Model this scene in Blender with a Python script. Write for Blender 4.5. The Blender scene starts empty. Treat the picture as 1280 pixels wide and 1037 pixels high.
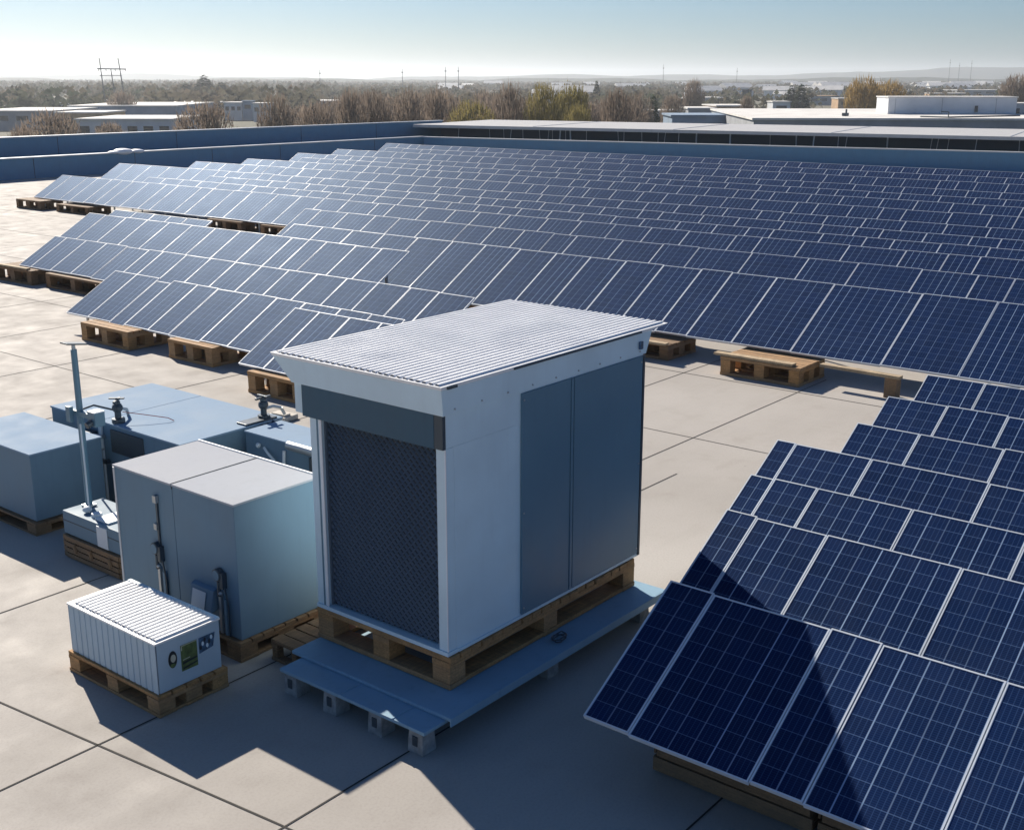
import bpy, bmesh, math, random
from mathutils import Vector, Matrix
R = math.radians
random.seed(7)
scene = bpy.context.scene
COL = scene.collection

# ------------------------------------------------------------------ camera
CAM_H = 5.0; F = 1500.0; YAW = 39.0; YH = 98.0
PITCH = math.degrees(math.atan((518.5 - YH) / F))
cam_d = bpy.data.cameras.new('camera'); cam = bpy.data.objects.new('camera', cam_d); COL.objects.link(cam)
cam.location = (0, 0, CAM_H); cam.rotation_euler = (R(90 - PITCH), 0, R(YAW - 90))
cam_d.sensor_width = 36; cam_d.lens = 36 * F / 1280
cam_d.clip_start = 0.1; cam_d.clip_end = 30000
scene.camera = cam
# ------------------------------------------------------------------ light
KX, KY = 0.58, 1.52                       # shadow offset per metre of height
SUN_EL = math.atan(1 / math.hypot(KX, KY)); SUN_AZ = math.atan2(KY, KX)
w = bpy.data.worlds.new('World'); scene.world = w; w.use_nodes = True
nt = w.node_tree; bg = nt.nodes['Background']
sky = nt.nodes.new('ShaderNodeTexSky'); sky.sky_type = 'NISHITA'; sky.sun_disc = False
sky.sun_elevation = SUN_EL; sky.sun_rotation = R(90) - SUN_AZ
sky.altitude = 100; sky.air_density = 1.0; sky.dust_density = 0.6; sky.ozone_density = 10.0
tint = nt.nodes.new('ShaderNodeMix'); tint.data_type = 'RGBA'; tint.blend_type = 'MULTIPLY'; tint.inputs[0].default_value = 1
nt.links.new(sky.outputs[0], tint.inputs[6]); tint.inputs[7].default_value = (.94, .98, .96, 1); nt.links.new(tint.outputs[2], bg.inputs[0]); bg.inputs[1].default_value = 0.054
sd = bpy.data.lights.new('sun', 'SUN'); sun = bpy.data.objects.new('sun', sd); COL.objects.link(sun)
sd.energy = 5.0; sd.angle = R(0.5); sd.color = (1.0, 0.905, 0.78)
sv = Vector((math.cos(SUN_EL) * math.cos(SUN_AZ), math.cos(SUN_EL) * math.sin(SUN_AZ), math.sin(SUN_EL)))
sun.rotation_euler = sv.to_track_quat('Z', 'Y').to_euler()
sun.location = sv * 60
scene.view_settings.view_transform = 'Standard'; scene.view_settings.look = 'None'
scene.view_settings.exposure = 0.60; scene.view_settings.gamma = 1
scene.cycles.volume_bounces = 1; scene.cycles.max_bounces = 6

# ------------------------------------------------------------------ helpers
FWD = Vector((math.cos(R(YAW)), math.sin(R(YAW)), 0)); RGT = Vector((math.sin(R(YAW)), -math.cos(R(YAW)), 0))
def far(px, D, z=0.0):
    """a spot D metres ahead of the look-out, on the bearing px"""
    p = FWD * D + RGT * (D * (px - 640) / 1557.8); return Vector((p.x, p.y, z))
def zat(py, D):
    return CAM_H - D * (py - YH) / 1500 * 1.0

def tag(o, label=None, cat=None, group=None, kind=None):
    if label: o['label'] = label
    if cat: o['category'] = cat
    if group: o['group'] = group
    if kind: o['kind'] = kind
    return o
def empty(name, loc, label, cat, group=None, rz=0):
    o = bpy.data.objects.new(name, None); COL.objects.link(o); o.location = loc; o.rotation_euler.z = rz
    o.empty_display_size = .2
    return tag(o, label, cat, group)
def link(name, me, parent=None, loc=(0, 0, 0)):
    o = bpy.data.objects.new(name, me); COL.objects.link(o); o.location = loc
    if parent: o.parent = parent
    return o
def copy_tree(o, parent=None):
    c = o.copy(); COL.objects.link(c)
    if parent: c.parent = parent
    for ch in list(o.children): copy_tree(ch, c)
    return c

class MB:
    def __init__(s): s.v = []; s.f = []; s.uv = []
    def add(s, vs, fs):
        n = len(s.v); s.v += [tuple(p) for p in vs]; s.f += [tuple(i + n for i in f) for f in fs]; return s
    def box(s, x0, x1, y0, y1, z0, z1, M=None):
        vs = [Vector((x, y, z)) for z in (z0, z1) for y in (y0, y1) for x in (x0, x1)]
        if M: vs = [M @ p for p in vs]
        return s.add(vs, [(0, 2, 3, 1), (4, 5, 7, 6), (0, 1, 5, 4), (2, 6, 7, 3), (0, 4, 6, 2), (1, 3, 7, 5)])
    def frustum(s, a, za, b, zb):
        vs = [Vector((x, y, za)) for y in a[2:] for x in a[:2]] + [Vector((x, y, zb)) for y in b[2:] for x in b[:2]]
        return s.add(vs, [(0, 2, 3, 1), (4, 5, 7, 6), (0, 1, 5, 4), (2, 6, 7, 3), (0, 4, 6, 2), (1, 3, 7, 5)])
    def tube(s, p, q, r0, r1=None, n=10, caps=True):
        p = Vector(p); q = Vector(q); r1 = r0 if r1 is None else r1
        d = (q - p).normalized(); a = d.orthogonal().normalized(); b = d.cross(a)
        vs = []
        for c, r in ((p, r0), (q, r1)):
            for i in range(n):
                t = 2 * math.pi * i / n; vs.append(c + a * math.cos(t) * r + b * math.sin(t) * r)
        fs = [(i, (i + 1) % n, n + (i + 1) % n, n + i) for i in range(n)]
        if caps: fs += [tuple(range(n - 1, -1, -1)), tuple(range(n, 2 * n))]
        return s.add(vs, fs)
    def path(s, pts, r, n=8):
        for a, b in zip(pts, pts[1:]): s.tube(a, b, r, r, n)
        return s
    def ball(s, c, r, n=8, sz=1.0):
        c = Vector(c); vs = []; fs = []
        for i in range(n + 1):
            th = math.pi * i / n
            for j in range(2 * n):
                ph = math.pi * j / n
                vs.append(c + Vector((math.sin(th) * math.cos(ph) * r, math.sin(th) * math.sin(ph) * r, math.cos(th) * r * sz)))
        for i in range(n):
            for j in range(2 * n):
                k = (j + 1) % (2 * n); fs.append((i * 2 * n + j, (i + 1) * 2 * n + j, (i + 1) * 2 * n + k, i * 2 * n + k))
        return s.add(vs, fs)
    def mesh(s, name, mat, bevel=0, smooth=False):
        me = bpy.data.meshes.new(name); me.from_pydata(s.v, [], s.f); me.update()
        bm = bmesh.new(); bm.from_mesh(me)
        bmesh.ops.recalc_face_normals(bm, faces=bm.faces)
        if bevel:
            es = [e for e in bm.edges if len(e.link_faces) == 2 and e.calc_face_angle(0) > R(40)]
            bmesh.ops.bevel(bm, geom=es, offset=bevel, segments=2, affect='EDGES', profile=.6, clamp_overlap=True)
        bm.to_mesh(me); bm.free()
        if smooth:
            for p in me.polygons: p.use_smooth = True
        if mat: me.materials.append(mat)
        return me
    def build(s, name, mat, parent=None, bevel=0, smooth=False, loc=(0, 0, 0)):
        return link(name, s.mesh(name, mat, bevel, smooth), parent, loc)

# ------------------------------------------------------------------ materials
def newmat(name):
    m = bpy.data.materials.new(name); m.use_nodes = True
    return m, m.node_tree, m.node_tree.nodes['Principled BSDF']
def N(t, kind, **kw):
    n = t.nodes.new(kind)
    for k, v in kw.items(): setattr(n, k, v)
    return n
def mth(t, op, a, b=None, c=None):
    n = N(t, 'ShaderNodeMath', operation=op)
    for i, x in enumerate((a, b, c)):
        if x is None: continue
        if isinstance(x, (int, float)): n.inputs[i].default_value = x
        else: t.links.new(x, n.inputs[i])
    return n.outputs[0]
def mixc(t, fac, a, b, blend='MIX'):
    n = N(t, 'ShaderNodeMix', data_type='RGBA', blend_type=blend)
    for i, x in ((0, fac), (6, a), (7, b)):
        if isinstance(x, (int, float)): n.inputs[i].default_value = x
        elif isinstance(x, tuple): n.inputs[i].default_value = (*x, 1)
        else: t.links.new(x, n.inputs[i])
    return n.outputs[2]
def noise(t, vec, scale, detail=4, rough=.55):
    n = N(t, 'ShaderNodeTexNoise'); n.inputs['Scale'].default_value = scale
    n.inputs['Detail'].default_value = detail; n.inputs['Roughness'].default_value = rough
    if vec is not None: t.links.new(vec, n.inputs['Vector'])
    return n.outputs['Fac']
def ramp(t, fac, lo, hi, a=0., b=1.):
    n = N(t, 'ShaderNodeMapRange'); t.links.new(fac, n.inputs[0])
    for i, x in enumerate((lo, hi, a, b)): n.inputs[i + 1].default_value = x
    return n.outputs[0]
def coords(t, scale=(1, 1, 1), kind='Object'):
    c = N(t, 'ShaderNodeTexCoord'); m = N(t, 'ShaderNodeMapping'); m.inputs['Scale'].default_value = scale
    t.links.new(c.outputs[kind], m.inputs[0]); return m.outputs[0]
def wpos(t, scale=(1, 1, 1)):
    c = N(t, 'ShaderNodeNewGeometry'); m = N(t, 'ShaderNodeMapping'); m.inputs['Scale'].default_value = scale
    t.links.new(c.outputs['Position'], m.inputs[0]); return m.outputs[0]
def bump(t, bs, h, strength, dist=.01):
    b = N(t, 'ShaderNodeBump'); b.inputs['Strength'].default_value = strength; b.inputs['Distance'].default_value = dist
    t.links.new(h, b.inputs['Height']); t.links.new(b.outputs[0], bs.inputs['Normal'])

def paint(name, col, rough=.45, metal=0., dirt=.25, spec=.5):
    """coated sheet metal: faint mottling, dirt streaks running down, uneven gloss"""
    m, t, b = newmat(name); p = wpos(t)
    n1 = noise(t, p, 2.3, 5); n2 = noise(t, wpos(t, (9, 9, .7)), 1.6, 5); n3 = noise(t, p, 60, 3)
    d = ramp(t, n2, .55, .85, 0, dirt)
    c = mixc(t, ramp(t, n1, .3, .7), tuple(x * .95 for x in col), tuple(min(1, x * 1.06) for x in col))
    c = mixc(t, d, c, tuple(x * .55 for x in col))
    c = mixc(t, ramp(t, n3, .62, .75, 0, .18), c, tuple(x * .7 for x in col))
    t.links.new(c, b.inputs['Base Color']); b.inputs['Metallic'].default_value = metal
    t.links.new(ramp(t, n1, .3, .7, rough - .08, rough + .12), b.inputs['Roughness'])
    b.inputs['Specular IOR Level'].default_value = spec
    bump(t, b, noise(t, p, 5, 3), .06, .02)
    return m
def plain(name, col, rough=.6, metal=0., vary=.2, scale=8):
    m, t, b = newmat(name)
    n1 = noise(t, wpos(t), scale, 5)
    c = mixc(t, ramp(t, n1, .3, .7), tuple(x * (1 - vary) for x in col), tuple(min(1, x * (1 + vary)) for x in col))
    t.links.new(c, b.inputs['Base Color']); b.inputs['Roughness'].default_value = rough; b.inputs['Metallic'].default_value = metal
    bump(t, b, n1, .15, .01)
    return m
def wood(name, col):
    m, t, b = newmat(name)
    oi = N(t, 'ShaderNodeObjectInfo')
    a = noise(t, wpos(t, (3, 28, 45)), 1.5, 6, .65); a2 = noise(t, wpos(t, (28, 3, 45)), 1.5, 6, .65)
    g = mth(t, 'MULTIPLY', mth(t, 'ADD', a, a2), .5); s = noise(t, wpos(t), 5, 4)
    c = mixc(t, ramp(t, g, .36, .64), tuple(x * .42 for x in col), tuple(x * 1.25 for x in col))
    c = mixc(t, ramp(t, s, .45, .7, 0, .6), c, tuple(x * .4 for x in col))
    c = mixc(t, ramp(t, oi.outputs['Random'], 0, 1, 0, .35), c, (.30, .24, .17))
    t.links.new(c, b.inputs['Base Color']); b.inputs['Roughness'].default_value = .8
    bump(t, b, g, .4, .01)
    return m
def deck_mat():
    m, t, b = newmat('concrete'); p = wpos(t)
    n1 = noise(t, p, .22, 6, .6); n2 = noise(t, wpos(t, (.5, 2.2, 1)), 1.1, 6, .6); n3 = noise(t, p, 45, 3); n4 = noise(t, p, 1.7, 7, .65)
    c = mixc(t, ramp(t, n1, .32, .68), (.385, .362, .332), (.475, .450, .418))
    c = mixc(t, ramp(t, n2, .5, .75, 0, .28), c, (.335, .308, .278))
    c = mixc(t, ramp(t, n4, .55, .75, 0, .28), c, (.275, .243, .215))
    c = mixc(t, ramp(t, n3, .45, .8, 0, .35), c, (.275, .248, .225))
    v = N(t, 'ShaderNodeTexVoronoi'); v.inputs['Scale'].default_value = 1.3; t.links.new(p, v.inputs['Vector'])
    c = mixc(t, mth(t, 'MULTIPLY', ramp(t, v.outputs['Distance'], .03, .012), .55), c, (.12, .10, .09))
    t.links.new(c, b.inputs['Base Color']); t.links.new(ramp(t, n4, .3, .7, .6, .85), b.inputs['Roughness']); b.inputs['Specular IOR Level'].default_value = .12
    bump(t, b, mth(t, 'ADD', n3, n4), .12, .01)
    return m
def panel_mat():
    m, t, b = newmat('solar_cells')
    uv = N(t, 'ShaderNodeUVMap'); sp = N(t, 'ShaderNodeSeparateXYZ'); t.links.new(uv.outputs[0], sp.inputs[0])
    oi = N(t, 'ShaderNodeObjectInfo'); rnd = oi.outputs['Random']
    u, v = sp.outputs[0], sp.outputs[1]
    def cellnoise(x, y):
        cb = N(t, 'ShaderNodeCombineXYZ'); t.links.new(mth(t, 'FLOOR', x), cb.inputs[0]); t.links.new(mth(t, 'FLOOR', y), cb.inputs[1])
        t.links.new(mth(t, 'MULTIPLY', rnd, 91.7), cb.inputs[2])
        wn = N(t, 'ShaderNodeTexWhiteNoise'); t.links.new(cb.outputs[0], wn.inputs[0]); return wn.outputs[0]
    def line(x, wd):
        d = mth(t, 'PINGPONG', x, .5); return ramp(t, d, wd, wd * .45)
    cn = cellnoise(u, v); zero = mth(t, 'MULTIPLY', v, 0.0)
    un = cellnoise(mth(t, 'ADD', u, .5), zero)
    c = mixc(t, ramp(t, cn, 0, 1), (.0020, .0075, .038), (.0040, .0140, .064))
    gr = noise(t, wpos(t, (6, 6, 60)), 14, 3, .7)
    c = mixc(t, ramp(t, gr, .35, .75, 0, .5), c, (.007, .024, .085))
    c = mixc(t, ramp(t, rnd, 0, 1, 0, .35), c, (.007, .022, .078))
    bus = line(mth(t, 'MULTIPLY', u, 4), .10)
    c = mixc(t, mth(t, 'MULTIPLY', bus, .20), c, (.10, .20, .42))
    fing = line(mth(t, 'MULTIPLY', v, 9), .2)
    c = mixc(t, mth(t, 'MULTIPLY', fing, .22), c, (.03, .085, .25))
    lv = line(u, .042); lh = line(v, .032); un = mth(t, 'POWER', un, 1.4)
    c = mixc(t, mth(t, 'MULTIPLY', lv, ramp(t, un, 0, 1, .22, 1.0)), c, (.32, .45, .66))
    c = mixc(t, mth(t, 'MULTIPLY', lh, .40), c, (.14, .24, .44))
    dust = noise(t, wpos(t), 2.2, 6, .65)
    c = mixc(t, ramp(t, dust, .45, .8, 0, .06), c, (.14, .18, .25))
    t.links.new(c, b.inputs['Base Color']); b.inputs['Roughness'].default_value = .6; b.inputs['Specular IOR Level'].default_value = 0
    bm_ = N(t, 'ShaderNodeBump'); bm_.inputs['Strength'].default_value = .05; bm_.inputs['Distance'].default_value = .02
    t.links.new(noise(t, wpos(t), 3.1, 3), bm_.inputs['Height'])
    g = N(t, 'ShaderNodeBsdfGlossy'); g.inputs['Color'].default_value = (.60, .75, .96, 1)      # blue anti-reflection coating
    t.links.new(ramp(t, dust, .3, .7, .52, .56), g.inputs['Roughness']); t.links.new(bm_.outputs[0], g.inputs['Normal'])
    fr = N(t, 'ShaderNodeFresnel'); fr.inputs['IOR'].default_value = 1.22
    mx = N(t, 'ShaderNodeMixShader'); t.links.new(mth(t, 'MULTIPLY', fr.outputs[0], .60), mx.inputs[0])
    t.links.new(b.outputs[0], mx.inputs[1]); t.links.new(g.outputs[0], mx.inputs[2])
    t.links.new(mx.outputs[0], t.nodes['Material Output'].inputs['Surface'])
    return m
def foliage(name, a, c2, scale=.35):
    m, t, b = newmat(name)
    n1 = noise(t, wpos(t), scale, 4); oi = N(t, 'ShaderNodeObjectInfo')
    c = mixc(t, ramp(t, n1, .35, .65), a, c2)
    c = mixc(t, ramp(t, oi.outputs['Random'], 0, 1, 0, .4), c, tuple(x * .7 for x in c2))
    t.links.new(c, b.inputs['Base Color']); b.inputs['Roughness'].default_value = .9
    b.inputs['Specular IOR Level'].default_value = .1
    tr = N(t, 'ShaderNodeBsdfTranslucent'); t.links.new(c, tr.inputs['Color'])
    mx = N(t, 'ShaderNodeMixShader'); mx.inputs[0].default_value = .5
    t.links.new(b.outputs[0], mx.inputs[1]); t.links.new(tr.outputs[0], mx.inputs[2])
    t.links.new(mx.outputs[0], t.nodes['Material Output'].inputs['Surface'])
    return m

M = {}
M['deck'] = deck_mat()
M['joint'] = plain('joint_sealant', (.035, .033, .03), .9)
M['parapet'] = paint('parapet_cladding', (.095, .24, .38), .55, 0, .35)
M['canopy'] = paint('canopy_sheet', (.50, .50, .50), .6, 0, .3, .15)
M['coping'] = paint('coping', (.50, .54, .58), .4, .2, .3)
M['unit'] = paint('unit_sheet', (.44, .56, .65), .5, 0, .15, .3)
M['white'] = paint('white_sheet', (.86, .87, .88), .42, 0, .12)
M['pale'] = paint('pale_panel', (.67, .82, .89), .42, 0, .12)
M['lintel'] = paint('lintel_slate', (.062, .125, .175), .5, 0, .15, .25)
M['slate'] = paint('slate_panel', (.11, .22, .30), .38, 0, .2)
M['grille'] = paint('grille_black', (.11, .15, .20), .45, 0, .1)
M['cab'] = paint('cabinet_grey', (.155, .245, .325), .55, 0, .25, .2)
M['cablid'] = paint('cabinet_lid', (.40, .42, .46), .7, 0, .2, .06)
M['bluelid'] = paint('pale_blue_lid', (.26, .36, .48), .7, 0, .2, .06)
M['galv'] = paint('galvanised', (.45, .48, .50), .38, .7, .3)
M['dark'] = paint('dark_fittings', (.06, .08, .10), .4, .3, .3)
M['plat'] = paint('platform_sheet', (.25, .40, .52), .55, 0, .35, .25)
M['cement'] = plain('cement_block', (.27, .285, .29), .85, 0, .3, 14)
M['wood'] = wood('pallet_wood', (.50, .27, .10))
M['woodpale'] = wood('pale_timber', (.55, .42, .26))
M['wooddark'] = wood('weathered_wood', (.27, .145, .06))
M['cells'] = panel_mat()
M['alu'] = paint('aluminium', (.62, .68, .76), .5, .1, .1, .2)
M['green'] = plain('green_print', (.10, .15, .05), .5, 0, .4, 25)
M['black'] = plain('black_print', (.02, .025, .03), .5)
M['cream'] = plain('cream_print', (.5, .5, .4), .5)
M['blueprint'] = plain('blue_print', (.05, .11, .2), .5, 0, .6, 30)
M['plate'] = paint('nameplate', (.6, .66, .72), .4, 0, .1)
M['red'] = plain('red_wire', (.5, .08, .06), .5)
M['board'] = plain('pale_board', (.58, .54, .47), .8, 0, .15, 5)

# ------------------------------------------------------------------ setting: deck
d = MB(); d.box(-14, 84, -30, 61.6, -10, 0); tag(d.build('roof_deck', M['deck']), kind='structure')
j = MB()
def jx(y, x0, x1, dx=0, wd=.008): j.add([(x0, y - wd, .004), (x1, y - wd + dx, .004), (x1, y + wd + dx, .004), (x0, y + wd, .004)], [(0, 1, 2, 3)])
def jy(x, y0, y1, dx=0, wd=.008): j.add([(x - wd, y0, .004), (x + wd, y0, .004), (x + wd + dx, y1, .004), (x - wd + dx, y1, .004)], [(0, 1, 2, 3)])
jx(7.74, 2, 13); jx(5.79, 2, 13.2); jx(8.42, 13.2, 19); jx(10.6, 2, 30); jx(13.6, 2, 30); jx(3.6, 2, 30); jx(1.3, 2, 30)
jy(5.3, 0, 5.78, -.66); jy(4.64, 5.8, 14, -.9, .009); jy(14.55, -8, 60); jy(11.2, 8.4, 60); jy(7.4, 10.6, 60)
for k in range(12): jx(16.6 + 3.1 * k, 2, 60, 0, .01)
for k in range(14): jy(17.9 + 3.3 * k, -10, 60, 0, .01)
tag(j.build('deck_joints', M['joint']), kind='structure')

# ------------------------------------------------------------------ solar rows
TILT = R(30); CT, ST = math.cos(TILT), math.sin(TILT)
_pc = {}
def panel_mesh(wd, L, fw=.016, th=.03):
    key = (round(wd, 3), L, fw)
    if key in _pc: return _pc[key]
    g = .004
    def P(u, v, n): return (v * CT - n * ST, -u, v * ST + n * CT)
    me = bpy.data.meshes.new('solar_panel')
    vs = [P(u, v, n) for n in (-th, 0) for v in (fw, L - fw) for u in (g + fw, wd - g - fw)]
    fs = [(0, 2, 3, 1), (4, 5, 7, 6), (0, 1, 5, 4), (2, 6, 7, 3), (0, 4, 6, 2), (1, 3, 7, 5)]
    me.from_pydata(vs, [], fs); me.update()
    bm = bmesh.new(); bm.from_mesh(me); bmesh.ops.recalc_face_normals(bm, faces=bm.faces)
    uvl = bm.loops.layers.uv.new('UVMap')
    nu = max(1, round(wd / .165)); nv = max(2, round(L / .145))
    for f in bm.faces:
        for l in f.loops:
            c = l.vert.co; uu = -c.y; vv = (c.x * CT + c.z * ST)
            l[uvl].uv = ((uu - g - fw) / (wd - 2 * g - 2 * fw) * nu, (vv - fw) / (L - 2 * fw) * nv)
    bm.to_mesh(me); bm.free(); me.materials.append(M['cells'])
    fr = MB(); t2 = th + .006
    def bar(u0, u1, v0, v1):
        q = [P(u, v, n) for n in (-t2, .004) for v in (v0, v1) for u in (u0, u1)]
        fr.add(q, [(0, 2, 3, 1), (4, 5, 7, 6), (0, 1, 5, 4), (2, 6, 7, 3), (0, 4, 6, 2), (1, 3, 7, 5)])
    bar(g, wd - g, 0, fw); bar(g, wd - g, L - fw, L); bar(g, g + fw, fw, L - fw); bar(wd - g - fw, wd - g, fw, L - fw)
    fm = fr.mesh('frame', M['alu'])
    _pc[key] = (me, fm); return _pc[key]

def solar_row(xb, z0, L, yl, yr, wd, label, group, seams=None, slip=None, fw=.0115):
    row = empty('solar_panel_row', (xb, yl, 0), label, 'solar panels', group)
    if seams:
        ys = list(seams)
        while ys[-1] > yr: ys.append(round(ys[-1] - wd, 3))
    else:
        rw = random.Random(int(xb * 77)); ys = [yl]
        while ys[-1] > yr + .3: ys.append(round(ys[-1] - wd * rw.choice((.62, .85, 1, 1, 1, 1.2)), 3))
    rr = random.Random(int(xb * 100))
    for i, (a, b) in enumerate(zip(ys, ys[1:])):
        pm, fm = panel_mesh(round(a - b, 3), L, fw)
        s = slip.get(i, 0) if slip else rr.uniform(-.012, .012)
        p = link('solar_panel', pm, row, (-s * CT, a - yl, z0 - s * ST + rr.uniform(-.004, .004)))
        link('frame', fm, p)
    ln = ys[0] - ys[-1]
    def rail(v):
        m = MB(); x = v * CT + .045 * ST; z = z0 + v * ST - .045 * CT
        m.box(x - .025, x + .025, -ln + .12, -.12, z - .06, z - .005); m.build('rail', M['galv'], row)
    rail(L * .12); rail(L * .85)
    k = max(2, int(ln / 3.2) + 1)
    for i in range(k):
        y = -.5 - (ln - 1) * i / (k - 1)
        m = MB(); v = L * .85; x = v * CT + .045 * ST; z = z0 + v * ST - .045 * CT - .06
        m.box(x - .025, x + .025, y - .025, y + .025, .0, z); m.box(x - .09, x + .09, y - .09, y + .09, .0005, .02)
        m.build('support_leg', M['galv'], row)
        if xb < 8: continue
        m = MB(); v = L * .12; x = v * CT + .045 * ST; z = z0 + v * ST - .045 * CT - .06
        m.box(x - .02, x + .02, y - .02, y + .02, 0, z); m.build('support_leg', M['galv'], row)
    return row

GN = 'right-hand block of solar panel rows'
NR = 'right-hand panel block'
solar_row(6.45, .5, 1.35, 4.56, -.6, .95, 'front row of navy solar panels at bottom right, partly in the shed shadow', GN, [4.56, 4.16, 3.20, 2.81, 1.96, 1.05, .2])
solar_row(8.17, .5, 1.35, 5.02, -.4, 1.1, 'navy panel row right behind the bottom right front row, its left tip shaded', GN, [5.02, 4.70, 4.02, 2.85, 1.7])
solar_row(9.24, .5, 1.35, 5.34, -.2, 1.05, 'third row back from the camera in the right-hand panel block', GN, [5.34, 5.08, 4.62, 3.68, 2.65])
solar_row(10.47, .5, 1.35, 5.68, 0, 1.15, 'fourth panel row back on the right, left end jutting out beyond the row behind', GN, [5.68, 5.45, 4.59, 3.38])
solar_row(11.76, .5, 1.33, 5.30, .2, .9, 'fifth panel row back on the right, stepped in from the jutting row', GN, [5.30, 4.56, 3.64])
solar_row(13.13, .5, 1.33, 5.49, .4, .85, 'second hindmost row of the right-hand panel block', GN, [5.49, 4.74, 4.02])
solar_row(14.52, .5, 1.33, 5.52, .6, .8, 'hindmost row of the right-hand panel block, just before the bare floor', GN, [5.52, 4.75, 4.0])
GM = 'main field of solar panel rows'
solar_row(12.36, .4, 1.5, 15.92, 13.0, .75, 'short panel row directly behind the shed roof, lowest on the left side', GM)
solar_row(13.13, .37, 1.42, 22.42, 14.4, .78, 'left front panel row on two tall pallets, one panel hanging lower', GM, None, {0: .0, 1: .0, 2: .09, 3: .0, 4: .01, 5: .02, 6: -.01, 7: .0, 8: .0, 9: 0})
solar_row(15.86, .4, 1.26, 29.1, 14.9, .9, 'panel row at far left whose low end juts out over a broken pallet', GM)
solar_row(16.95, .5, 1.86, 30.0, 17.6, .95, 'pale panel row below the dark gap on the left', GM)
solar_row(19.0, .4, 1.70, 31.7, 27.1, .9, 'short five panel piece left of the dark gap between rows', GM)
solar_row(19.0, .4, 1.95, 24.0, 2.0, 1.12, 'long front row of big dark panels crossing behind the shed and bare floor', GM,
          [24.0, 22.9, 21.8, 20.7, 19.6, 18.5, 17.5, 16.5, 15.5, 14.6, 13.7, 12.8, 11.92, 11.24, 10.29, 9.13, 7.49, 6.2])
main = [ # equivalent distance, left end, label
 (24.2, 27.9, 'panel row right behind the long front row of the main field'),
 (26.75, 45.7, 'glaring row with its lower edge over the leftmost far pallet', 25.85),
 (28.4, 42.0, 'panel row touching the back of the glaring leftmost row'),
 (30.2, 40.5, 'second panel row behind the glaring leftmost row'),
 (32.3, 50.0, 'very pale panel row reaching furthest left beside the left parapet'),
 (35.3, 48.3, 'panel row one step back from the very pale leftmost reaching row'),
 (38.1, 48.0, 'panel row two steps back from the very pale leftmost reaching row'),
 (40.3, 46.5, 'panel row tucked between the second and third steps of the staircase edge'),
 (42.7, 49.6, 'third step of the staircase edge along the left parapet'),
 (46.4, 50.6, 'second step from the top of the staircase edge'),
 (49.2, 49.5, 'panel row just in front of the last row by the back parapet'),
 (52.5, 52.9, 'last panel row, topmost, close before the back parapet')]
for it in main:
    s = it[0] / 3.75; L = 1.6; z0 = .4
    if len(it) > 3: xb = it[3]; L = (s * 4.6 - xb) / (.866 + .5 * s)
    else: xb = s * (5 - z0 - .5 * L) - .866 * L
    solar_row(round(xb, 2), z0, round(L, 3), it[1], .3 * xb - 3.0, 1.15, it[2], GM, fw=.0095)

# ------------------------------------------------------------------ pallets
def pallet(loc, lx, ly, h, label, rz=0, mat='wood', nb=(3, 3), group='wooden pallets on the roof deck', bd=None, top=True):
    """lx, ly the plan size with the origin at the low-x low-y corner"""
    o = empty('wooden_pallet', loc, label, 'pallet', group, rz); m = M[mat]; rr = random.Random(int(lx * 977 + loc[1] * 131))
    tb = .15 * h + .004; bw = min(.2, .24 * min(lx, ly)); z1 = h - 2 * tb
    t = MB(); nrows = max(4, int(lx / .13)); st = lx / nrows
    for i in range(nrows):
        e = rr.uniform(-.012, .012)
        t.box(i * st + .008, (i + 1) * st - .008, e, ly + rr.uniform(-.012, .012), h - tb, h - rr.uniform(0, .004))
    t.build('top_board', m, o, .003)
    for k in range(nb[1]):
        y = k * (ly - bw) / (nb[1] - 1); MB().box(.002, lx - .002, y + .004, y + bw - .004, z1, h - tb - .001).build('stringer_board', m, o, .003)
    for a in range(nb[0]):
        for b in range(nb[1]):
            x = a * (lx - bw) / (nb[0] - 1); y = b * (ly - bw) / (nb[1] - 1)
            MB().box(x + .006, x + bw - .003, y + .006, y + bw - .006, tb, z1 - .001).build('block', m, o, .004)
    for a in range(nb[0]):
        x = a * (lx - bw) / (nb[0] - 1)
        MB().box(x, x + bw, 0, ly, .003, tb - .001).build('skid', m, o, .003)
    if nb[1] > 2:
        for y in (0, ly - bw): MB().box(bw, lx - bw, y + .006, y + bw - .006, .005, tb - .004).build('skid', m, o, .003)
    return o
pallet((6.44, 5.855, .262), 2.68, 1.56, .285, 'large light brown pallet under the shed, standing on the grey platform', 0)
pallet((6.0, 7.95, .0), 1.06, 1.86, .19, 'dark pallet under the twin door grey cabinet', 0, 'wooddark')
pallet((6.22, 7.46, .0), .85, .34, .2, 'low weathered pallet poking out between the grey cabinet and the platform', 0, 'wooddark', (3, 2))
pallet((4.97, 7.70, .0), .70, 1.32, .19, 'small brown pallet under the ribbed white unit', 0)
pallet((6.50, 12.2, .0), 1.0, 1.9, .15, 'low dark pallet under the plain grey box at the left edge', 0, 'wooddark')
pallet((6.86, 2.92, .0), .7, 1.25, .40, 'dark pallet under the bottom right front panel row, left one', 0, 'wooddark')
pallet((6.86, 1.55, .0), .7, 1.3, .40, 'dark pallet under the bottom right front panel row, cut by the lower frame edge', 0, 'wooddark')
pallet((18.2, 8.55, .0), 1.0, 1.5, .33, 'pallet alone in the open under the long front row, right of the shed', 0)
pallet((18.5, 11.3, .0), 1.0, 1.3, .3, 'pallet peeking out right beside the shed roof corner', 0, 'wooddark')
pallet((19.05, 16.4, .0), 1.0, 2.0, .36, 'pallet seen above the shed roof between two panel rows', 0, 'wooddark')
pallet((12.78, 19.75, .0), .95, 1.6, .36, 'left one of two tall pallets under the left front panel row', 0)
pallet((12.92, 17.38, .0), .95, 1.3, .36, 'right one of two tall pallets under the left front panel row', 0)
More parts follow.
